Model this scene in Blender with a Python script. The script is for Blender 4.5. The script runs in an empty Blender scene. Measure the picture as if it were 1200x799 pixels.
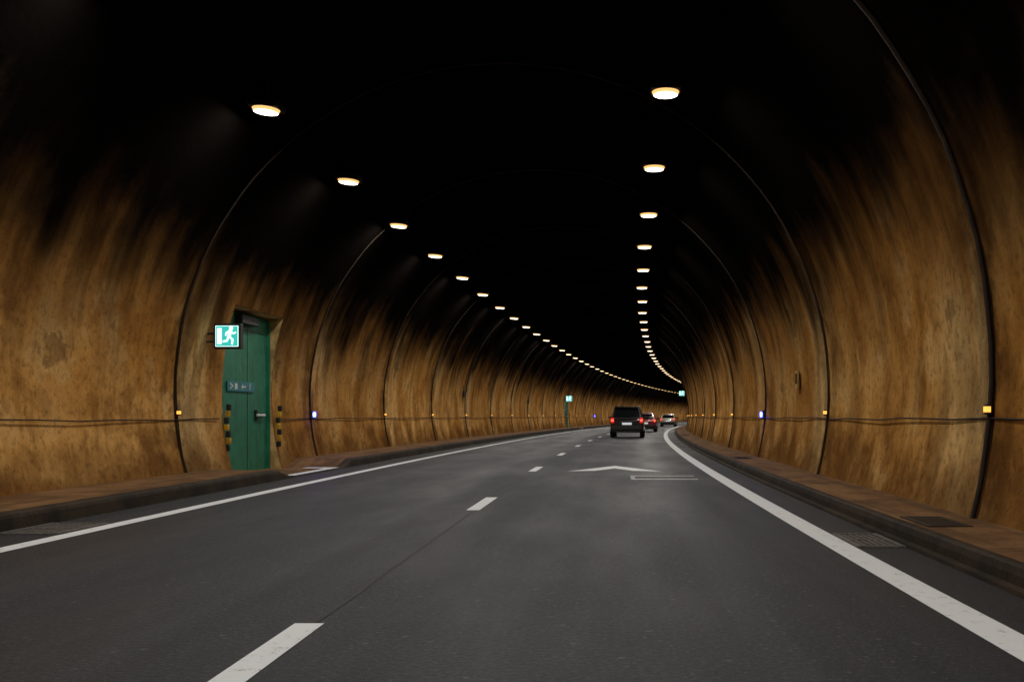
import bpy, bmesh, math, random
from mathutils import Vector, Matrix
random.seed(7)
R=974.0
S0,S1=-30.0,275.0
CA=-1.83; CR=5.6; CH=1.6      # vault centre (lateral, height) and radius
sc=bpy.context.scene

def P(a,s,h):
    p=s/R
    return Vector((R-(R-a)*math.cos(p),(R-a)*math.sin(p),h))

# ------------------------------------------------------------ node helpers
class NT:
    def __init__(s,name):
        s.m=bpy.data.materials.new(name); s.m.use_nodes=True
        s.t=s.m.node_tree; s.n=s.t.nodes; s.l=s.t.links
        s.b=s.n['Principled BSDF']
    def put(s,sock,v):
        if isinstance(v,bpy.types.NodeSocket): s.l.new(v,sock)
        else: sock.default_value=v
    def math(s,op,a,b=0.0,c=0.0,clamp=False):
        n=s.n.new('ShaderNodeMath'); n.operation=op; n.use_clamp=clamp
        s.put(n.inputs[0],a); s.put(n.inputs[1],b); s.put(n.inputs[2],c)
        return n.outputs[0]
    def mix(s,f,a,b,mode='MIX'):
        n=s.n.new('ShaderNodeMix'); n.data_type='RGBA'; n.blend_type=mode
        s.put(n.inputs['Factor'],f)
        s.put(n.inputs[6],a if isinstance(a,bpy.types.NodeSocket) else (*a,1))
        s.put(n.inputs[7],b if isinstance(b,bpy.types.NodeSocket) else (*b,1))
        return n.outputs[2]
    def rng(s,v,a,b,c=0.0,d=1.0,smooth=True):
        n=s.n.new('ShaderNodeMapRange')
        n.interpolation_type='SMOOTHSTEP' if smooth else 'LINEAR'
        s.put(n.inputs[0],v)
        for i,x in enumerate((a,b,c,d)): n.inputs[i+1].default_value=x
        return n.outputs[0]
    def uv(s):
        return s.n.new('ShaderNodeTexCoord').outputs['UV']
    def obj(s):
        return s.n.new('ShaderNodeTexCoord').outputs['Object']
    def noise(s,co,scale,detail=3,rough=.55,sx=1,sy=1,off=0,dist=0):
        mp=s.n.new('ShaderNodeMapping'); s.l.new(co,mp.inputs[0])
        mp.inputs['Scale'].default_value=(sx,sy,1)
        mp.inputs['Location'].default_value=(off,off*.7,0)
        n=s.n.new('ShaderNodeTexNoise'); n.noise_dimensions='2D' if co.name=='UV' else '3D'
        s.l.new(mp.outputs[0],n.inputs['Vector'])
        n.inputs['Scale'].default_value=scale; n.inputs['Detail'].default_value=detail
        n.inputs['Roughness'].default_value=rough; n.inputs['Distortion'].default_value=dist
        return n.outputs['Fac']
    def bump(s,h,strength=.3,dist=.02):
        n=s.n.new('ShaderNodeBump'); n.inputs['Strength'].default_value=strength
        n.inputs['Distance'].default_value=dist; s.l.new(h,n.inputs['Height'])
        s.l.new(n.outputs[0],s.b.inputs['Normal'])
    def out(s,col=None,rough=None,metal=None,spec=None):
        if col is not None: s.put(s.b.inputs['Base Color'],col if isinstance(col,bpy.types.NodeSocket) else (*col,1))
        if rough is not None: s.put(s.b.inputs['Roughness'],rough)
        if metal is not None: s.put(s.b.inputs['Metallic'],metal)
        if spec is not None: s.put(s.b.inputs['Specular IOR Level'],spec)
        return s.m
    def diffuse(s,col):
        d=s.n.new('ShaderNodeBsdfDiffuse'); s.put(d.inputs['Color'],col)
        for l in list(s.b.inputs['Normal'].links): s.l.new(l.from_socket,d.inputs['Normal'])
        s.l.new(d.outputs[0],s.n['Material Output'].inputs['Surface']); s.n.remove(s.b)
        return s.m

def simple(name,col,rough=.5,metal=0,var=.25,scale=6,emit=None,es=0,sample=False):
    t=NT(name)
    if var>0:
        f=t.rng(t.noise(t.obj(),scale,3),.3,.7)
        c=t.mix(f,tuple(x*(1-var) for x in col),tuple(min(1,x*(1+var*.6)) for x in col))
    else: c=col
    t.out(c,rough,metal)
    if emit:
        t.b.inputs['Emission Color'].default_value=(*emit,1)
        t.b.inputs['Emission Strength'].default_value=es
        if not sample: t.m.cycles.emission_sampling='NONE'
    return t.m

# ------------------------------------------------------------ materials
def mat_lining():
    t=NT('tunnel_lining_concrete'); uv=t.uv()
    sep=t.n.new('ShaderNodeSeparateXYZ'); t.l.new(uv,sep.inputs[0]); u=sep.outputs[0]
    geo=t.n.new('ShaderNodeNewGeometry'); sz=t.n.new('ShaderNodeSeparateXYZ'); t.l.new(geo.outputs['Position'],sz.inputs[0]); z=sz.outputs[2]
    big=t.noise(uv,.42,3,.55,1,1,3)
    bl=t.noise(uv,.75,6,.60,1,1.05,55)
    bl2=t.noise(uv,1.5,5,.62,1,.8,91)
    strk=t.noise(uv,1.0,4,.55,.8,.24,12)
    strk2=t.noise(uv,1.0,4,.55,1.5,.32,31)
    fine=t.noise(uv,9,4,.7,1,.9,5)
    c=t.mix(t.rng(big,.34,.66),(.55,.262,.062),(.74,.405,.125))
    c=t.mix(t.math('MULTIPLY',t.rng(bl,.50,.68),.7),c,(.84,.53,.21))
    c=t.mix(t.math('MULTIPLY',t.rng(bl,.50,.34),.6),c,(.31,.135,.033))
    c=t.mix(t.math('MULTIPLY',t.rng(bl2,.53,.66),.42),c,(.27,.12,.034))
    seg=t.math('FLOOR',t.math('DIVIDE',t.math('SUBTRACT',u,2.35),7.55))
    wn=t.n.new('ShaderNodeTexWhiteNoise'); wn.noise_dimensions='1D'; t.l.new(seg,wn.inputs['W'])
    c=t.mix(t.rng(wn.outputs['Value'],0,1,0,.38,False),c,(.24,.11,.030))
    wob=t.math('MULTIPLY',t.math('SUBTRACT',bl,.5),.10)
    fr=t.math('FRACT',t.math('DIVIDE',t.math('SUBTRACT',t.math('ADD',u,wob),2.35),7.55))
    d=t.math('MULTIPLY',t.math('MINIMUM',fr,t.math('SUBTRACT',1.0,fr)),7.55)
    lime=t.math('MULTIPLY',t.rng(t.math('MULTIPLY',fr,7.55),.25,2.2,1,0),t.rng(strk,.38,.58,0,1))
    lime=t.math('MULTIPLY',lime,t.rng(bl2,.3,.6,.5,1))
    c=t.mix(t.math('MULTIPLY',lime,.85),c,(.90,.63,.28))
    c=t.mix(t.math('MULTIPLY',t.math('MULTIPLY',t.rng(strk2,.50,.64),t.rng(bl,.36,.60,1,.1)),.45),c,(.20,.085,.022))
    c=t.mix(t.math('MULTIPLY',t.rng(strk,.54,.68),.45),c,(.14,.062,.018))
    stain=t.math('MULTIPLY',t.rng(d,.04,.9,1,0),t.rng(bl2,.38,.62,.12,.95))
    c=t.mix(t.math('MULTIPLY',stain,.72),c,(.06,.027,.010))
    c=t.mix(t.rng(d,.030,.065,.93,0),c,(.012,.008,.005))
    c=t.mix(t.math('MULTIPLY',t.rng(bl,.66,.70),.45),c,(.13,.06,.018))
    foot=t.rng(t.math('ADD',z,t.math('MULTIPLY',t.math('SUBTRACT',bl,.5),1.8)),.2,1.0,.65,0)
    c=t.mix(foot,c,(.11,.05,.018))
    # soot on the crown plus light falloff painted into the walls: brown, then black
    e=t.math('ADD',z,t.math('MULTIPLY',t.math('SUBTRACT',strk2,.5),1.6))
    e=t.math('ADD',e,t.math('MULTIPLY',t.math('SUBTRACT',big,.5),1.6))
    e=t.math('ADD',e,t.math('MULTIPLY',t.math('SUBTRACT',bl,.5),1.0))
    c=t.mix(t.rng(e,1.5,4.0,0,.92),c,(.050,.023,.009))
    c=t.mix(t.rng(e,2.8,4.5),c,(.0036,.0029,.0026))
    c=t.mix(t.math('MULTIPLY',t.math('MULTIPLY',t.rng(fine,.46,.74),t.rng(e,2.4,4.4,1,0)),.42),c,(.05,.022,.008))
    t.bump(fine,.4,.03)
    return t.diffuse(c)

def mat_asphalt():
    t=NT('asphalt'); uv=t.uv()
    sep=t.n.new('ShaderNodeSeparateXYZ'); t.l.new(uv,sep.inputs[0]); v=sep.outputs[1]
    big=t.noise(uv,.5,5,.62,.35,1.4,2)
    fine=t.noise(uv,30,4,.82)
    lon=t.noise(uv,1,4,.6,.05,3.6,8)
    c=t.mix(t.rng(big,.3,.7),(.014,.018,.026),(.027,.033,.045))
    tr=0
    for cen in (-.68,1.02,-4.25,-2.55):
        dd=t.math('ABSOLUTE',t.math('SUBTRACT',v,cen))
        m=t.rng(dd,.1,.5,1,0); tr=m if tr==0 else t.math('ADD',tr,m)
    c=t.mix(t.math('MULTIPLY',tr,.25),c,(.045,.052,.064))
    c=t.mix(t.math('MULTIPLY',t.rng(lon,.44,.64),.45),c,(.010,.013,.018))
    c=t.mix(t.rng(fine,.50,.34,0,.8),c,(.004,.005,.007))
    c=t.mix(t.rng(fine,.54,.74,0,.75),c,(.11,.125,.15))
    for sc_,lo,hi,off in ((1.7,.014,.04,0),(5.5,.04,.08,.6)):
        vo=t.n.new('ShaderNodeTexVoronoi'); vo.voronoi_dimensions='2D'; vo.inputs['Scale'].default_value=sc_; t.l.new(uv,vo.inputs['Vector'])
        m=t.rng(vo.outputs['Distance'],lo,hi,.5,0)
        if off: m=t.math('MULTIPLY',m,t.rng(big,.5,.62))
        c=t.mix(m,c,(.17,.18,.20))
    vv=t.math('ABSOLUTE',t.math('ADD',v,1.6))
    dust=t.math('MULTIPLY',t.rng(vv,3.7,4.6,0,.5),t.rng(big,.3,.6,.5,1))
    c=t.mix(dust,c,(.03,.024,.018))
    t.bump(fine,.9,.016)
    t.b.inputs['Specular Tint'].default_value=(.82,.92,1,1)
    return t.out(c,t.math('SUBTRACT',t.rng(big,.3,.7,.46,.60),t.math('MULTIPLY',tr,.05)),spec=.36)

def mat_paint(name='road_paint',wear=.3,base=(.88,.93,.98)):
    t=NT(name); uv=t.uv()
    a=t.noise(uv,9,5,.7); b=t.noise(uv,60,3,.75)
    w=t.math('ADD',t.math('MULTIPLY',a,.6),t.math('MULTIPLY',b,.4))
    m=t.rng(w,.66-wear*.35,.84-wear*.35)
    c=t.mix(m,base,(.13,.13,.14))
    t.bump(b,.3,.004)
    return t.out(c,.6)

def mat_walk():
    t=NT('walkway_concrete'); uv=t.uv()
    a=t.noise(uv,1.2,5,.65); b=t.noise(uv,14,4,.65); l=t.noise(uv,1,4,.6,.25,4,4)
    sep=t.n.new('ShaderNodeSeparateXYZ'); t.l.new(uv,sep.inputs[0]); u=sep.outputs[0]
    c=t.mix(t.rng(a,.3,.7),(.13,.066,.025),(.27,.145,.06))
    c=t.mix(t.rng(l,.45,.7,0,.6),c,(.07,.04,.02))
    c=t.mix(t.rng(b,.5,.75,0,.5),c,(.05,.032,.018))
    fr=t.math('FRACT',t.math('DIVIDE',u,1.5))
    d=t.math('MULTIPLY',t.math('MINIMUM',fr,t.math('SUBTRACT',1.0,fr)),1.5)
    c=t.mix(t.rng(d,.006,.016,.7,0),c,(.02,.014,.009))
    t.bump(b,.4,.01)
    return t.out(c,.8,spec=.2)
def mat_kerb():
    t=NT('kerb_concrete'); uv=t.uv()
    a=t.noise(uv,1.6,5,.65); b=t.noise(uv,18,4,.65)
    c=t.mix(t.rng(a,.3,.7),(.015,.011,.008),(.05,.034,.020))
    c=t.mix(t.rng(b,.5,.75,0,.6),c,(.010,.008,.007))
    t.bump(b,.4,.01)
    return t.out(c,.75,spec=.2)

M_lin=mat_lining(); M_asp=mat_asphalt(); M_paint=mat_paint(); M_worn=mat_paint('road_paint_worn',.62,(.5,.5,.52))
M_walk=mat_walk(); M_kerb=mat_kerb()
M_seal=simple('crack_sealant',(.004,.004,.005),.6)
M_metal=simple('weathered_conduit',(.035,.021,.012),.85,0)
M_dark=simple('dark_steel',(.02,.02,.02),.5,.2)
M_grate=simple('drain_grate_iron',(.16,.155,.15),.55,.2,.4,20)
M_house=simple('lamp_housing',(.010,.009,.008),.7,0,0)
M_lens=simple('lamp_lens',(.8,.8,.8),.4,0,0,6,(1,.88,.70),6)
M_rim=simple('lamp_diffuser_edge',(.3,.2,.1),.4,0,0,6,(1,.55,.18),1.3)
def mat_green():
    t=NT('green_door_paint'); co=t.obj()
    a=t.noise(co,3,5,.65); b=t.noise(co,1.2,4,.6,5,5,4)
    c=t.mix(t.rng(a,.3,.7),(.010,.15,.08),(.018,.23,.13))
    c=t.mix(t.rng(b,.50,.72,0,.6),c,(.012,.06,.035))
    t.bump(a,.15,.01)
    return t.out(c,.55)
M_green=mat_green()
M_yel=simple('hazard_yellow',(.62,.36,.02),.5)
M_blk=simple('rubber_black',(.012,.012,.012),.6)
M_jamb=simple('niche_concrete',(.66,.43,.17),.85,0,.5,3)
M_white=simple('white_enamel',(.75,.78,.75),.4)
M_teal=simple('teal_sign_panel',(.02,.22,.26),.4)
M_signg=simple('sign_glow_teal',(.02,.2,.15),.4,0,.1,6,(.04,.52,.46),1.0)
M_signw=simple('sign_glow_white',(.7,.8,.8),.4,0,.1,6,(.70,1,.95),1.5)
M_amber=simple('amber_lens',(.5,.28,.05),.3,0,0,6,(1,.42,.07),1.7)
M_blue=simple('blue_lens',(.05,.08,.6),.3,0,0,6,(.018,.024,1),75,True)
M_plate=simple('yellow_plate',(.42,.27,.06),.6)

# ------------------------------------------------------------ mesh helpers
def finish(name,bm,mats,parent=None,smooth=False):
    me=bpy.data.meshes.new(name); bm.to_mesh(me); bm.free()
    for m in mats: me.materials.append(m)
    if smooth:
        for p in me.polygons: p.use_smooth=True
    o=bpy.data.objects.new(name,me); sc.collection.objects.link(o)
    if parent: o.parent=parent
    return o
def srange(a,b,step):
    n=max(1,int(round((b-a)/step)))
    return [a+(b-a)*i/n for i in range(n+1)]
def ribbon_bm(bm,prof,sl,mat=0,hf=None,jit=0):
    uvl=bm.loops.layers.uv.verify()
    rows=[];
    for s in sl:
        k=hf(s) if hf else 1
        j=random.uniform(-jit,jit) if jit else 0
        rows.append([bm.verts.new(P(a+j,s,h*k if hf else h)) for a,h in prof])
    L=[0]
    for i in range(1,len(prof)): L.append(L[-1]+math.hypot(prof[i][0]-prof[i-1][0],prof[i][1]-prof[i-1][1]))
    for i in range(len(sl)-1):
        for j in range(len(prof)-1):
            f=bm.faces.new((rows[i][j],rows[i][j+1],rows[i+1][j+1],rows[i+1][j]))
            f.material_index=mat
            us=[(sl[i],prof[j][0],j),(sl[i],0,j+1),(sl[i+1],0,j+1),(sl[i+1],0,j)]
            for lp,q in zip(f.loops,us): lp[uvl].uv=(q[0],prof[0][0]+L[q[2]])
    return rows
def boxb(bm,c,size,mat=0,rot=None,bev=0):
    r=bmesh.ops.create_cube(bm,size=1)
    vs=r['verts']
    bmesh.ops.scale(bm,vec=size,verts=vs)
    if rot is not None: bmesh.ops.rotate(bm,cent=(0,0,0),matrix=rot,verts=vs)
    bmesh.ops.translate(bm,vec=c,verts=vs)
    fs=set(f for v in vs for f in v.link_faces)
    for f in fs: f.material_index=mat
    if bev:
        es=list(set(e for v in vs for e in v.link_edges))
        bmesh.ops.bevel(bm,geom=es,offset=bev,segments=2,affect='EDGES',profile=.5,material=mat)
def cylb(bm,c,r,h,axis='Z',mat=0,seg=20,r2=None):
    q=bmesh.ops.create_cone(bm,cap_ends=True,segments=seg,radius1=r,radius2=r if r2 is None else r2,depth=h)
    vs=q['verts']
    if axis=='X': bmesh.ops.rotate(bm,cent=(0,0,0),matrix=Matrix.Rotation(math.pi/2,3,'Y'),verts=vs)
    if axis=='Y': bmesh.ops.rotate(bm,cent=(0,0,0),matrix=Matrix.Rotation(math.pi/2,3,'X'),verts=vs)
    bmesh.ops.translate(bm,vec=c,verts=vs)
    for f in set(f for v in vs for f in v.link_faces): f.material_index=mat
def put(o,a,s,h):
    o.location=P(a,s,h); o.rotation_euler=(0,0,-s/R)

# ------------------------------------------------------------ tunnel lining with door openings
DOORS=[(19.6,22.4),(92.0,94.8)]
DH=3.3
b0=math.asin((CH+.15)/CR)
N=52
ang=[-b0+(math.pi+2*b0)*i/N for i in range(N+1)]
ad=math.pi-math.asin((DH-CH)/CR)
k=min(range(N+1),key=lambda i:abs(ang[i]-ad)); ang[k]=ad
bm=bmesh.new(); uvl=bm.loops.layers.uv.verify()
sl=[i*.4 for i in range(int(S0/.4),int(S1/.4)+1)]
rows=[]
for s in sl:
    fr=((s-2.35)/7.55)%1.0
    dr=.035*math.sin(math.pi*fr)+random.uniform(-.002,.002)
    rows.append([bm.verts.new(P(CA+(CR+dr)*math.cos(t),s,CH+(CR+dr)*math.sin(t))) for t in ang])
for i in range(len(sl)-1):
    sm=(sl[i]+sl[i+1])/2
    isd=any(a<sm<b for a,b in DOORS)
    for j in range(N):
        if isd and j>=k: continue
        f=bm.faces.new((rows[i][j],rows[i+1][j],rows[i+1][j+1],rows[i][j+1]))
        f.smooth=True
        for lp,(ss,jj) in zip(f.loops,((sl[i],j),(sl[i+1],j),(sl[i+1],j+1),(sl[i],j+1))):
            lp[uvl].uv=(ss,(ang[jj]+b0)*CR)
bmesh.ops.recalc_face_normals(bm,faces=bm.faces)
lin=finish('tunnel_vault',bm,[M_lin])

# ------------------------------------------------------------ road
bm=bmesh.new(); uvl=bm.loops.layers.uv.verify()
al=[-8.4+i*(12.9/8) for i in range(9)]
ribbon_bm(bm,[(a,0) for a in al],srange(S0,S1,2))
finish('road',bm,[M_asp])
bm=bmesh.new()
g=600
vs=[bm.verts.new(v) for v in ((-g,-g,-.35),(g,-g,-.35),(g,g,-.35),(-g,g,-.35))]
bm.faces.new(vs); finish('ground',bm,[simple('rock_ground',(.08,.07,.06),.9)])

# markings
bm=bmesh.new()
ribbon_bm(bm,[(2.10-.12,.004),(2.10+.12,.004)],srange(S0,S1,1.5))
ribbon_bm(bm,[(-5.18-.10,.004),(-5.18+.10,.004)],srange(S0,S1,1.5))
s=3.68-8.86*3
while s<S1-3:
    ribbon_bm(bm,[(-1.62-.082,.004),(-1.62+.082,.004)],[s,s+1,s+2.0]); s+=8.86
finish('lane_markings',bm,[M_paint])
def poly(bm,pts,h,mat=0):
    uvl=bm.loops.layers.uv.verify()
    f=bm.faces.new([bm.verts.new(P(a,s,h)) for a,s in pts]); f.material_index=mat
    for lp,(a,s) in zip(f.loops,pts): lp[uvl].uv=(s,a)
    return f
for sh in (0,62):
    bm=bmesh.new()
    poly(bm,[(-.88,21.5+sh),(.1,23.9+sh),(.1,22.7+sh),(-.30,21.7+sh)][::-1],.004)
    poly(bm,[(.1,23.9+sh),(1.08,21.5+sh),(.50,21.7+sh),(.1,22.7+sh)][::-1],.004)
    poly(bm,[(.42,20.0+sh),(1.65,20.0+sh),(1.65,19.7+sh),(.42,19.7+sh)],.004,1)
    poly(bm,[(.42,19.0+sh),(1.65,19.0+sh),(1.65,18.65+sh),(.42,18.65+sh)],.004,1)
    poly(bm,[(.42,19.7+sh),(.5,19.7+sh),(.5,19.0+sh),(.42,19.0+sh)],.004,1)
    finish('road_arrow',bm,[M_paint,M_worn])
bm=bmesh.new()
ribbon_bm(bm,[(-6.18,.03),(-5.98,.03)],[19.4,20.4,21.4,22.5])
ribbon_bm(bm,[(-6.7,.03),(-6.2,.03)],[22.1,22.5])
finish('refuge_marking',bm,[M_paint])
bm=bmesh.new()
ribbon_bm(bm,[(-1.60,.0045),(-1.578,.0045)],srange(5.7,12.4,.35),jit=.008)
ribbon_bm(bm,[(-1.60,.0045),(-1.578,.0045)],srange(14.6,21.2,.35),jit=.008)
ribbon_bm(bm,[(-1.60,.0045),(-1.58,.0045)],srange(-30,3.6,.5),jit=.008)
finish('asphalt_seam',bm,[M_seal])

# ------------------------------------------------------------ drains
def drain(a0,a1,s0,s1):
    bm=bmesh.new()
    ca,cs=(a0+a1)/2,(s0+s1)/2; w,l=a1-a0,s1-s0
    boxb(bm,(0,0,-.012),(w-.02,l-.02,.03),1)
    for x in (-w/2+.02,w/2-.02): boxb(bm,(x,0,.006),(.05,l,.02),0)
    for y in (-l/2+.02,l/2-.02,0): boxb(bm,(0,y,.006),(w-.09,.05,.018),0)
    n=int(w/.07)
    for i in range(n):
        boxb(bm,(-w/2+.06+(w-.12)*(i+.5)/n,0,.004),(.03,l-.1,.014),0)
    o=finish('drain_grate',bm,[M_grate,M_blk]); put(o,ca,cs,.002)
for s in (9.5,39.5,69.5): drain(2.235,2.65,s-.5,s+.5)
for s in (10.4,40.4): drain(-5.9,-5.30,s-.5,s+.5)

# ------------------------------------------------------------ walkways + kerbs
def ramp(ranges):
    def f(s):
        k=1
        for a,b in ranges:
            if a<=s<=b: k=min(k,.06)
            elif s<a: k=min(k,max(.06,(a-s)/.9)) if a-s<.9 else k
            else: k=min(k,max(.06,(s-b)/.9)) if s-b<.9 else k
        return k
    return f
gap=[(19.3,22.6),(91.7,95.0)]
hf=ramp(gap)
ss=[x for x in srange(S0,S1,.5)]+[18.4,19.3,22.6,23.5,90.8,91.7,95.0,95.9]
ss=sorted(set(round(x,3) for x in ss))
bm=bmesh.new()
ribbon_bm(bm,[(-7.7,.185),(-7.0,.185),(-6.6,.182),(-6.12,.18)],ss,0,hf)
finish('walkway',bm,[M_walk])
bm=bmesh.new()
ribbon_bm(bm,[(-6.12,.185),(-5.99,.18),(-5.965,.165),(-5.95,.13),(-5.93,-.02)],ss,0,hf)
finish('kerb',bm,[M_kerb])
bm=bmesh.new()
ribbon_bm(bm,[(2.84,.165),(3.3,.168),(3.6,.17),(4.2,.17)],srange(S0,S1,.75))
finish('walkway',bm,[M_walk])
bm=bmesh.new()
ribbon_bm(bm,[(2.66,-.02),(2.67,.03),(2.74,.035),(2.745,.10),(2.76,.15),(2.785,.168),(2.84,.17)],srange(S0,S1,.75))
finish('kerb',bm,[M_kerb])
for s in (9.6,24.5,54,84):
    bm=bmesh.new()
    boxb(bm,(0,0,0),(.40,.9,.012),0,bev=.003); boxb(bm,(0,0,.007),(.30,.78,.005),1)
    for i in range(5): boxb(bm,(0,-.28+.14*i,.010),(.26,.03,.005),0)
    o=finish('service_cover',bm,[M_metal,M_kerb]); put(o,3.10,s,.172)

# ------------------------------------------------------------ conduits: ring arcs + longitudinal cable
def tube(bm,pts,r,n=6):
    rings=[]
    for i,p in enumerate(pts):
        d=(pts[min(i+1,len(pts)-1)]-pts[max(i-1,0)]).normalized()
        up=Vector((0,0,1)) if abs(d.z)<.9 else Vector((0,1,0))
        x=d.cross(up).normalized(); y=x.cross(d)
        rings.append([bm.verts.new(p+r*(math.cos(2*math.pi*q/n)*x+math.sin(2*math.pi*q/n)*y)) for q in range(n)])
    for i in range(len(rings)-1):
        for q in range(n):
            f=bm.faces.new((rings[i][q],rings[i][(q+1)%n],rings[i+1][(q+1)%n],rings[i+1][q])); f.smooth=True
RING=[9.9+7.55*i for i in range(-4,34)]
bm=bmesh.new()
for i0,s in enumerate(RING):
    if s>160: break
    t0=math.asin((.15-CH)/CR)
    rad=.024 if s<12 else .014
    pts=[]
    for i in range(61):
        t=t0+(math.pi-2*t0)*i/60
        pts.append(P(CA+(CR-rad)*math.cos(t),s+.03+.012*math.sin(i*1.7+i0),CH+(CR-rad)*math.sin(t)))
    tube(bm,pts,rad)
finish('ring_conduit',bm,[M_metal])
def wa(h,side,ins=.03):
    o=math.sqrt((CR-ins)**2-(h-CH)**2)
    return CA+side*o
bm=bmesh.new()
for side,hh in ((1,1.12),(-1,1.10)):
    seg=[(S0,S1)] if side>0 else [(S0,19.3),(22.7,91.7),(95.1,S1)]
    for a,b in seg:
        pts=[P(wa(hh,side,.01),s,hh+.012*math.sin(s*2.1)+.008*math.sin(s*.7)) for s in srange(a,b,1.0)]
        tube(bm,pts,.010,5)
finish('wall_cable',bm,[M_metal])

# ------------------------------------------------------------ ceiling lamps: shallow round downlights
bm=bmesh.new()
boxb(bm,(0,0,.075),(.46,.44,.10),0,bev=.02)
cylb(bm,(0,0,.36),.02,.5,'Z',0,8)
def ringv(r,z,n=20): return [bm.verts.new((r*1.0*math.cos(2*math.pi*i/n),r*1.0*math.sin(2*math.pi*i/n),z)) for i in range(n)]
r0=ringv(.205,.024); r1=ringv(.19,-.008); r2=ringv(.180,-.022)
for A,B in ((r0,r1),(r1,r2)):
    for i in range(20):
        f=bm.faces.new((A[i],A[(i+1)%20],B[(i+1)%20],B[i])); f.material_index=2
f=bm.faces.new(r2[::-1]); f.material_index=1
lamp_me=bpy.data.meshes.new('tunnel_lamp'); bmesh.ops.recalc_face_normals(bm,faces=bm.faces); bm.to_mesh(lamp_me); bm.free()
for m in (M_house,M_lens,M_rim): lamp_me.materials.append(m)
LD=bpy.data.lights.new('lamp_light','AREA'); LD.shape='DISK'; LD.size=.34; LD.color=(1,.93,.84); LD.energy=62
for i in range(-6,47):
    for a,h in ((.90,5.98),(-5.12,5.75)):
        o=bpy.data.objects.new('tunnel_lamp',lamp_me); sc.collection.objects.link(o)
        put(o,a+random.uniform(-.02,.02),15.35+4.64*i,h)
        if a<0: o.rotation_euler[1]=math.radians(4)
        lo=bpy.data.objects.new('light',LD); sc.collection.objects.link(lo); lo.parent=o; lo.location=(0,0,-.028)

# ------------------------------------------------------------ wall markers
def marker(a,s,h,side,mat,name):
    bm=bmesh.new()
    boxb(bm,(0,0,0),(.06,.07,.10),0,bev=.008)
    boxb(bm,(-side*.012,-.037,0),(.045,.010,.055),1)
    boxb(bm,(-side*.033,0,0),(.010,.045,.055),1)
    o=finish(name,bm,[M_dark,mat]); put(o,a,s,h)
for i,s in enumerate(RING):
    if s<4: continue
    for side in (1,-1):
        if abs(s-25.0)<.5: continue
        if side<0 and abs(s-92.9)<2.5: continue
        marker(wa(1.2,side,.05),s,1.22,side,M_amber,'wall_marker_light')
for side in (1,-1):
    for s in (25.0,115.6):
        bm=bmesh.new()
        boxb(bm,(side*.03,0,0),(.08,.16,.2),0,bev=.015)
        cylb(bm,(-side*.03,0,0),.06,.05,'X',1,8)
        o=finish('blue_marker_light',bm,[M_dark,M_blue]); put(o,wa(1.2,side,.08),s,1.20)

# ------------------------------------------------------------ emergency doors
DA=-7.56
def stroke(bm,pts,w,o,mat,axis='XZ'):
    for (x0,z0),(x1,z1) in zip(pts[:-1],pts[1:]):
        d=Vector((x1-x0,z1-z0)); L=d.length; d.normalize(); nrm=Vector((-d.y,d.x))*w/2; e=d*w*.25
        q=[Vector((x0,z0))-e+nrm,Vector((x0,z0))-e-nrm,Vector((x1,z1))+e-nrm,Vector((x1,z1))+e+nrm]
        o+=-.0006
        f=bm.faces.new([bm.verts.new((p.x,o,p.y)) for p in q]); f.material_index=mat
    return o
def man(bm,cx,cz,k,o,mat):
    q=bmesh.ops.create_circle(bm,cap_ends=True,segments=14,radius=.032*k)
    bmesh.ops.rotate(bm,cent=(0,0,0),matrix=Matrix.Rotation(math.pi/2,3,'X'),verts=q['verts'])
    bmesh.ops.translate(bm,vec=(cx+.02*k,o,cz+.125*k),verts=q['verts'])
    for f in set(f for v in q['verts'] for f in v.link_faces): f.material_index=mat
    S=lambda L:[(cx+x*k,cz+z*k) for x,z in L]
    o=stroke(bm,S([(.01,.085),(-.015,-.01)]),.055*k,o,mat)
    o=stroke(bm,S([(-.01,-.01),(.045,-.055),(.035,-.125)]),.03*k,o,mat)
    o=stroke(bm,S([(-.02,-.01),(-.045,-.075),(-.105,-.085)]),.03*k,o,mat)
    o=stroke(bm,S([(.01,.075),(.06,.04),(.095,.06)]),.022*k,o,mat)
    o=stroke(bm,S([(.0,.08),(-.055,.055),(-.065,.01)]),.022*k,o,mat)
def exit_sign(a,s,h,arm,k=1.0):
    bm=bmesh.new()
    W=.50*k;H=.46*k
    boxb(bm,(0,.08,0),(W,.16,H),0,bev=.015)
    boxb(bm,(0,-.002,0),(W-.08,.01,H-.08),1)
    boxb(bm,(0,-.008,-.0),(W-.10,.006,H-.10),2)
    boxb(bm,(-.135*k,-.0135,0),(.085*k,.005,.29*k),1)
    man(bm,.06*k,0,1.15*k,-.020,1)
    boxb(bm,(arm*(W/2+.12),.06,.05),(.26,.04,.04),0)
    boxb(bm,(arm*(W/2+.12),.06,-.1),(.26,.03,.03),0)
    o=finish('emergency_exit_sign',bm,[M_dark,M_signw,M_signg]); put(o,a,s,h)
exit_sign(-6.97,18.6,2.62,-1)
exit_sign(-6.88,91.0,2.75,-1,1.2)
exit_sign(3.22,84.0,3.05,1,1.0)

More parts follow.
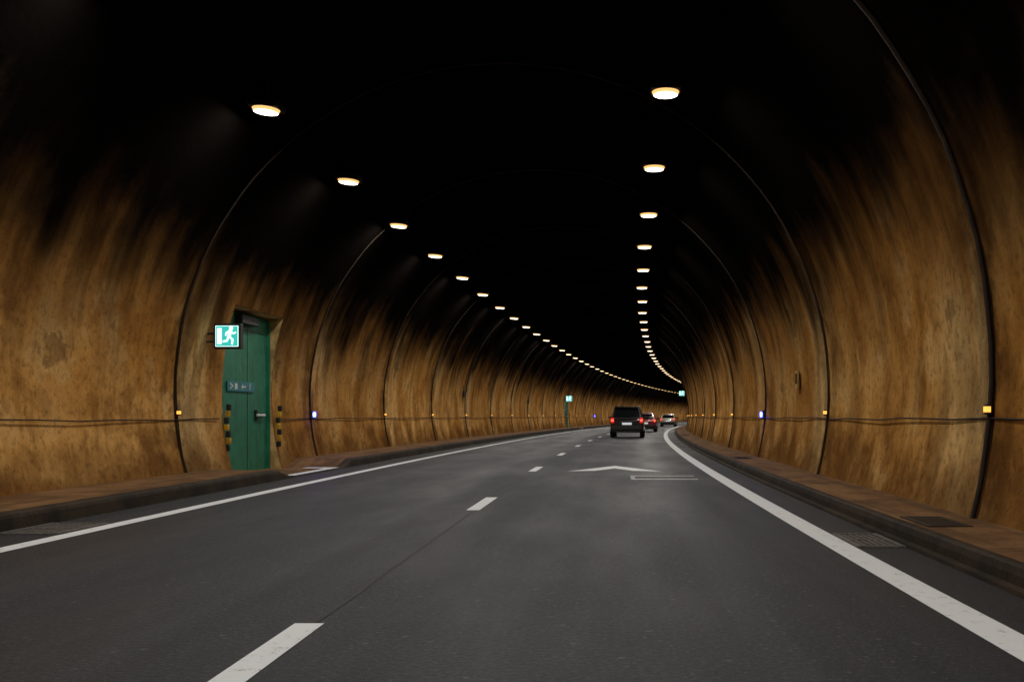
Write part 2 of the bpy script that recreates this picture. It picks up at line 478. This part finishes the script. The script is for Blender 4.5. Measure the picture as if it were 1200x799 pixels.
def door(s0,s1):
    root=bpy.data.objects.new('emergency_door',None); sc.collection.objects.link(root)
    sm=(s0+s1)/2; put(root,DA,sm,0)
    L=s1-s0
    bm=bmesh.new()
    boxb(bm,(0,0,1.6),(.05,L-.02,3.36),0,bev=.004)
    boxb(bm,(.027,.15,1.5),(.008,.014,2.95),1)
    boxb(bm,(.027,-.1,2.93),(.008,L-.3,.014),1)
    finish('leaf',bm,[M_green,M_blk],root)
    bm=bmesh.new()
    for y in (-L/2+.045,L/2-.045): boxb(bm,(.04,y,1.6),(.09,.07,3.25),0,bev=.006)
    boxb(bm,(.10,-.1,3.12),(.18,.9,.18),1,bev=.02)
    finish('frame',bm,[M_green,M_dark],root)
    bm=bmesh.new()
    boxb(bm,(.09,.78,1.18),(.05,.46,.05),0,bev=.012); boxb(bm,(.05,.6,1.18),(.06,.1,.22),1,bev=.01)
    boxb(bm,(.05,.95,1.18),(.06,.05,.08),1)
    finish('handle',bm,[M_white,M_dark],root)
    bm=bmesh.new()
    for y in (-L/2-.02,L/2+.06):
        for i in range(7):
            xx=.20+.025*math.sin(i*1.3)+(.05 if y>0 else .02)
            boxb(bm,(xx,y,.55+.13*i),(.09,.09,.122),i%2,bev=.022)
    finish('hazard_strips',bm,[M_blk,M_yel],root)
    bm=bmesh.new()
    boxb(bm,(0,0,0),(1.5,.012,.2),0,bev=.002)
    man(bm,.45,-.0,.55,-.012,1)
    boxb(bm,(-.3,-.009,0),(.14,.004,.12),1)
    stroke(bm,[(.0,0),(.22,0)],.03,-.01,1); stroke(bm,[(.05,.05),(0,0),(.05,-.05)],.025,-.014,1)
    stroke(bm,[(-.62,.05),(-.5,0),(-.62,-.05)],.03,-.014,1)
    o=finish('notice',bm,[M_teal,M_white],root); o.location=(.05,-.25,1.76); o.rotation_euler=(0,0,math.pi/2)
    bm=bmesh.new()
    def jamb(y):
        n=12; pts=[]
        for i in range(n+1):
            h=-.12+(DH+.12)*i/n
            fr=((sm+y-2.35)/7.55)%1.0
            off=math.sqrt((CR+.035*math.sin(math.pi*fr))**2-(h-CH)**2)
            pts.append((-(off)+ (CA-DA),h))
        vo=[bm.verts.new((x,y,h)) for x,h in pts]; vi=[bm.verts.new((-.06,y,h)) for x,h in pts]
        for i in range(n): bm.faces.new((vo[i],vo[i+1],vi[i+1],vi[i]))
        return vo[-1],vi[-1]
    a=jamb(-L/2); b=jamb(L/2)
    bm.faces.new((a[0],b[0],b[1],a[1]))
    v=[bm.verts.new(q) for q in ((-.06,-L/2-.01,-.12),(-.06,L/2+.01,-.12),(-.06,L/2+.01,DH+.01),(-.06,-L/2-.01,DH+.01))]
    bm.faces.new(v)
    finish('reveal',bm,[M_jamb],root)
for a,b in DOORS: door(a,b)

bm=bmesh.new(); boxb(bm,(0,0,0),(.03,.3,.36),0,bev=.004); boxb(bm,(-.018,0,.02),(.006,.2,.2),1)
o=finish('wall_plate',bm,[M_plate,M_kerb]); put(o,wa(1.9,1,.03),20.4,1.88)
for s in (47.,70.):
    bm=bmesh.new(); boxb(bm,(0,0,0),(.1,.22,.3),0,bev=.012); boxb(bm,(0,0,.25),(.03,.03,.3),0)
    o=finish('junction_box',bm,[M_metal]); put(o,wa(2.2,-1,.05),s,2.2)

# ------------------------------------------------------------ cars
def carpaint(name,col):
    t=NT(name); c=t.mix(t.rng(t.noise(t.obj(),5,4),.3,.7),tuple(x*.8 for x in col),col)
    t.out(c,.3,.2); t.b.inputs['Coat Weight'].default_value=.6; t.b.inputs['Coat Roughness'].default_value=.08
    return t.m
M_glass=simple('car_glass',(.012,.014,.016),.06,0,0)
M_tyre=simple('tyre',(.015,.015,.015),.8)
M_rimw=simple('wheel_rim',(.3,.3,.3),.35,.8)
M_trim=simple('car_trim',(.02,.02,.02),.55)
M_plateW=simple('number_plate',(.75,.75,.75),.4,0,.05,6,(.8,.9,1),.45)
M_tail=simple('tail_light',(.35,.01,.01),.2,0,0,6,(1,.03,.015),.6)
M_tailc=simple('tail_light_core',(.5,.02,.01),.2,0,0,6,(1,.07,.05),4)
M_head=simple('headlight_glass',(.7,.6,.4),.2,0,0,6,(1,.75,.4),.3)
M_chrome=simple('chrome',(.5,.5,.5),.15,1,.05)
def rr(y,w,zb,zt,r):
    pts=[]
    for cx,cz,a0 in ((w-r,zt-r,0),(-(w-r),zt-r,90),(-(w-r),zb+r,180),(w-r,zb+r,270)):
        for k in range(4):
            t=math.radians(a0+30*k); pts.append((cx+r*math.cos(t),y,cz+r*math.sin(t)))
    return pts
def loft(bm,secs,mat=0):
    R_=[[bm.verts.new(p) for p in s] for s in secs]; n=len(R_[0])
    for i in range(len(R_)-1):
        for j in range(n):
            f=bm.faces.new((R_[i][j],R_[i][(j+1)%n],R_[i+1][(j+1)%n],R_[i+1][j])); f.material_index=mat; f.smooth=True
    for f in (bm.faces.new(R_[0]),bm.faces.new(R_[-1][::-1])): f.material_index=mat
def car(name,paint,a,s,kind):
    root=bpy.data.objects.new(name,None); sc.collection.objects.link(root); put(root,a,s,.006)
    suv=kind=='suv'; zt=1.70 if suv else 1.45; belt=1.04 if suv else .93; L=4.5 if suv else 4.2; W=.90 if suv else .875
    low=.30 if suv else .22
    bm=bmesh.new()
    st=[(0,W-.10,low+.16,belt-.12,.08),(.06,W-.03,low+.08,belt-.04,.10),(.3,W,low,belt,.11),(1.3,W+.01,low-.02,belt+.01,.11),
        (2.6,W+.01,low-.02,belt-.01,.11),(3.5,W-.01,low,belt-.06,.12),(L-.25,W-.06,low+.05,belt-.18,.12),(L-.04,W-.16,low+.12,belt-.30,.1)]
    loft(bm,[rr(*q) for q in st]); bmesh.ops.recalc_face_normals(bm,faces=bm.faces)
    finish('body',bm,[paint],root)
    if suv: pr=[(.10,belt-.03),(.28,zt-.10),(.42,zt-.02),(1.5,zt),(2.35,zt-.04),(3.05,belt-.04)]
    elif kind=='hatch': pr=[(.12,belt-.04),(.45,zt-.12),(.65,zt-.03),(1.5,zt),(2.2,zt-.05),(3.1,belt-.06)]
    else: pr=[(.55,belt-.02),(1.0,zt-.10),(1.3,zt-.02),(1.8,zt),(2.3,zt-.04),(3.15,belt-.05)]
    wz=lambda z:(W-.05)-(z-belt)/(zt-belt)*(.17 if suv else .2)
    bm=bmesh.new()
    l=[bm.verts.new((-wz(z),y,z)) for y,z in pr]; r=[bm.verts.new((wz(z),y,z)) for y,z in pr]
    for i in range(len(pr)-1): bm.faces.new((l[i],l[i+1],r[i+1],r[i]))
    bm.faces.new(l[::-1]); bm.faces.new(r); bm.faces.new((l[0],r[0],r[-1],l[-1]))
    bmesh.ops.recalc_face_normals(bm,faces=bm.faces)
    o=finish('cabin',bm,[paint],root); md=o.modifiers.new('b','BEVEL'); md.width=.05; md.segments=3
    bm=bmesh.new()
    def edgewin(i,j,m,e0,e1,out):
        (y0,z0),(y1,z1)=pr[i],pr[j]; d=Vector((y1-y0,z1-z0)); n=Vector((-d.y,d.x)).normalized()*out
        A=Vector((y0,z0))+d*e0+n; B=Vector((y0,z0))+d*e1+n
        bm.faces.new([bm.verts.new(v) for v in ((-wz(A.y)+m,A.x,A.y),(wz(A.y)-m,A.x,A.y),(wz(B.y)-m,B.x,B.y),(-wz(B.y)+m,B.x,B.y))])
    edgewin(0,1,.10,.12,.95,.014); edgewin(-1,-2,.08,.08,.95,-.014)
    z0=belt+.05; z1=zt-.14
    def ye(z,lo,hi,ya,yb_): return ya+(yb_-ya)*(z-lo)/(hi-lo)
    for sgn in (-1,1):
        for f0,f1 in ((.06,.33),(.36,.62),(.65,.93)):
            q=[]
            for z,ff in ((z0,f0),(z0,f1),(z1,f1),(z1,f0)):
                a_=ye(z,belt,zt,pr[0][0]+.05,pr[2][0]); b_=ye(z,belt,zt,pr[-1][0],pr[-2][0])
                q.append((sgn*(wz(z)+.008),a_+(b_-a_)*ff,z))
            bm.faces.new([bm.verts.new(v) for v in q])
    finish('windows',bm,[M_glass],root)
    bm=bmesh.new()
    boxb(bm,(0,-.01,low+.22),(2*W-.12,.16,.22),0,bev=.04)
    boxb(bm,(0,.06,low+.05),(2*W-.25,.2,.12),0,bev=.03)
    boxb(bm,(0,pr[1][0]-.05,pr[1][1]+.07),(2*wz(zt)-.1,.26,.035),0,bev=.012)
    if suv:
        for x in (-1,1):
            boxb(bm,(x*(wz(zt)-.06),1.35,zt+.045),(.035,1.9,.03),0,bev=.01)
            for y in (.45,1.35,2.25): boxb(bm,(x*(wz(zt)-.06),y,zt+.01),(.035,.08,.06),0)
    for x in (-1,1):
        boxb(bm,(x*(W+.09),2.75,belt+.06),(.2,.12,.15),0,bev=.03)
        boxb(bm,(x*(W-.22),.03,low+.06),(.07,.14,.05),0)
    finish('trim',bm,[M_trim],root)
    bm=bmesh.new()
    boxb(bm,(0,-.012 if suv else -.02,belt-.28),(.52,.02,.12),0,bev=.003)
    finish('number_plate',bm,[M_plateW],root)
    bm=bmesh.new(); boxb(bm,(0,.0,belt-.17),(.7,.03,.035),0,bev=.008); finish('tailgate_strip',bm,[M_chrome],root)
    bm=bmesh.new()
    for x in (-1,1):
        boxb(bm,(x*(W-.12),.035,belt-.10),(.18,.10,.28 if suv else .18),0,bev=.02)
        boxb(bm,(x*(W-.12),-.017,belt-.10),(.12,.012,.09),1)
    finish('tail_lights',bm,[M_tail,M_tailc],root)
    bm=bmesh.new()
    for x in (-1,1): boxb(bm,(x*(W-.22),L-.08,belt-.36),(.3,.12,.14),0,bev=.03)
    finish('headlights',bm,[M_head],root)
    for i,(x,y) in enumerate(((-1,.82),(1,.82),(-1,L-.85),(1,L-.85))):
        rw=.35 if suv else .31
        bm=bmesh.new()
        cylb(bm,(0,0,0),rw+.045,.02,'X',2,28)
        bmesh.ops.translate(bm,vec=(x*.105,0,0),verts=bm.verts)
        cylb(bm,(x*.005,0,0),rw,.225,'X',0,28); cylb(bm,(x*.118,0,0),rw*.62,.02,'X',1,20); cylb(bm,(x*.13,0,0),.06,.02,'X',0,12)
        for k5 in range(5):
            t=k5*2*math.pi/5
            boxb(bm,(x*.131,math.cos(t)*rw*.33,math.sin(t)*rw*.33),(.01,.05,.05),0)
        o=finish('wheel_%d'%(i+1),bm,[M_tyre,M_rimw,M_trim],root); o.location=(x*(W-.10),y,rw)
car('black_suv',carpaint('black_car_paint',(.016,.010,.011)),-.02,55.3,'suv')
car('red_car',carpaint('red_car_paint',(.30,.015,.02)),.45,76.5,'hatch')
car('silver_car',carpaint('silver_car_paint',(.65,.58,.44)),.85,118,'sedan')

# ------------------------------------------------------------ world (night-dark sky outside the tunnel)
w=bpy.data.worlds.new('World'); sc.world=w; w.use_nodes=True
nt=w.node_tree; bg=nt.nodes['Background']
sky=nt.nodes.new('ShaderNodeTexSky'); sky.sky_type='NISHITA'; sky.sun_disc=False
sky.sun_elevation=math.radians(2); sky.sun_rotation=math.radians(200)
nt.links.new(sky.outputs[0],bg.inputs[0]); bg.inputs[1].default_value=.004

# ------------------------------------------------------------ camera
cam=bpy.data.cameras.new('camera'); co=bpy.data.objects.new('camera',cam); sc.collection.objects.link(co)
co.location=(0,0,1.15); co.rotation_euler=(math.radians(90),0,0)
cam.sensor_width=36; cam.lens=36; cam.clip_end=1500; cam.clip_start=.05
cam.shift_x=-101/1200; cam.shift_y=88.5/1200
sc.camera=co
sc.view_settings.view_transform='Standard'; sc.view_settings.look='None'; sc.view_settings.exposure=0
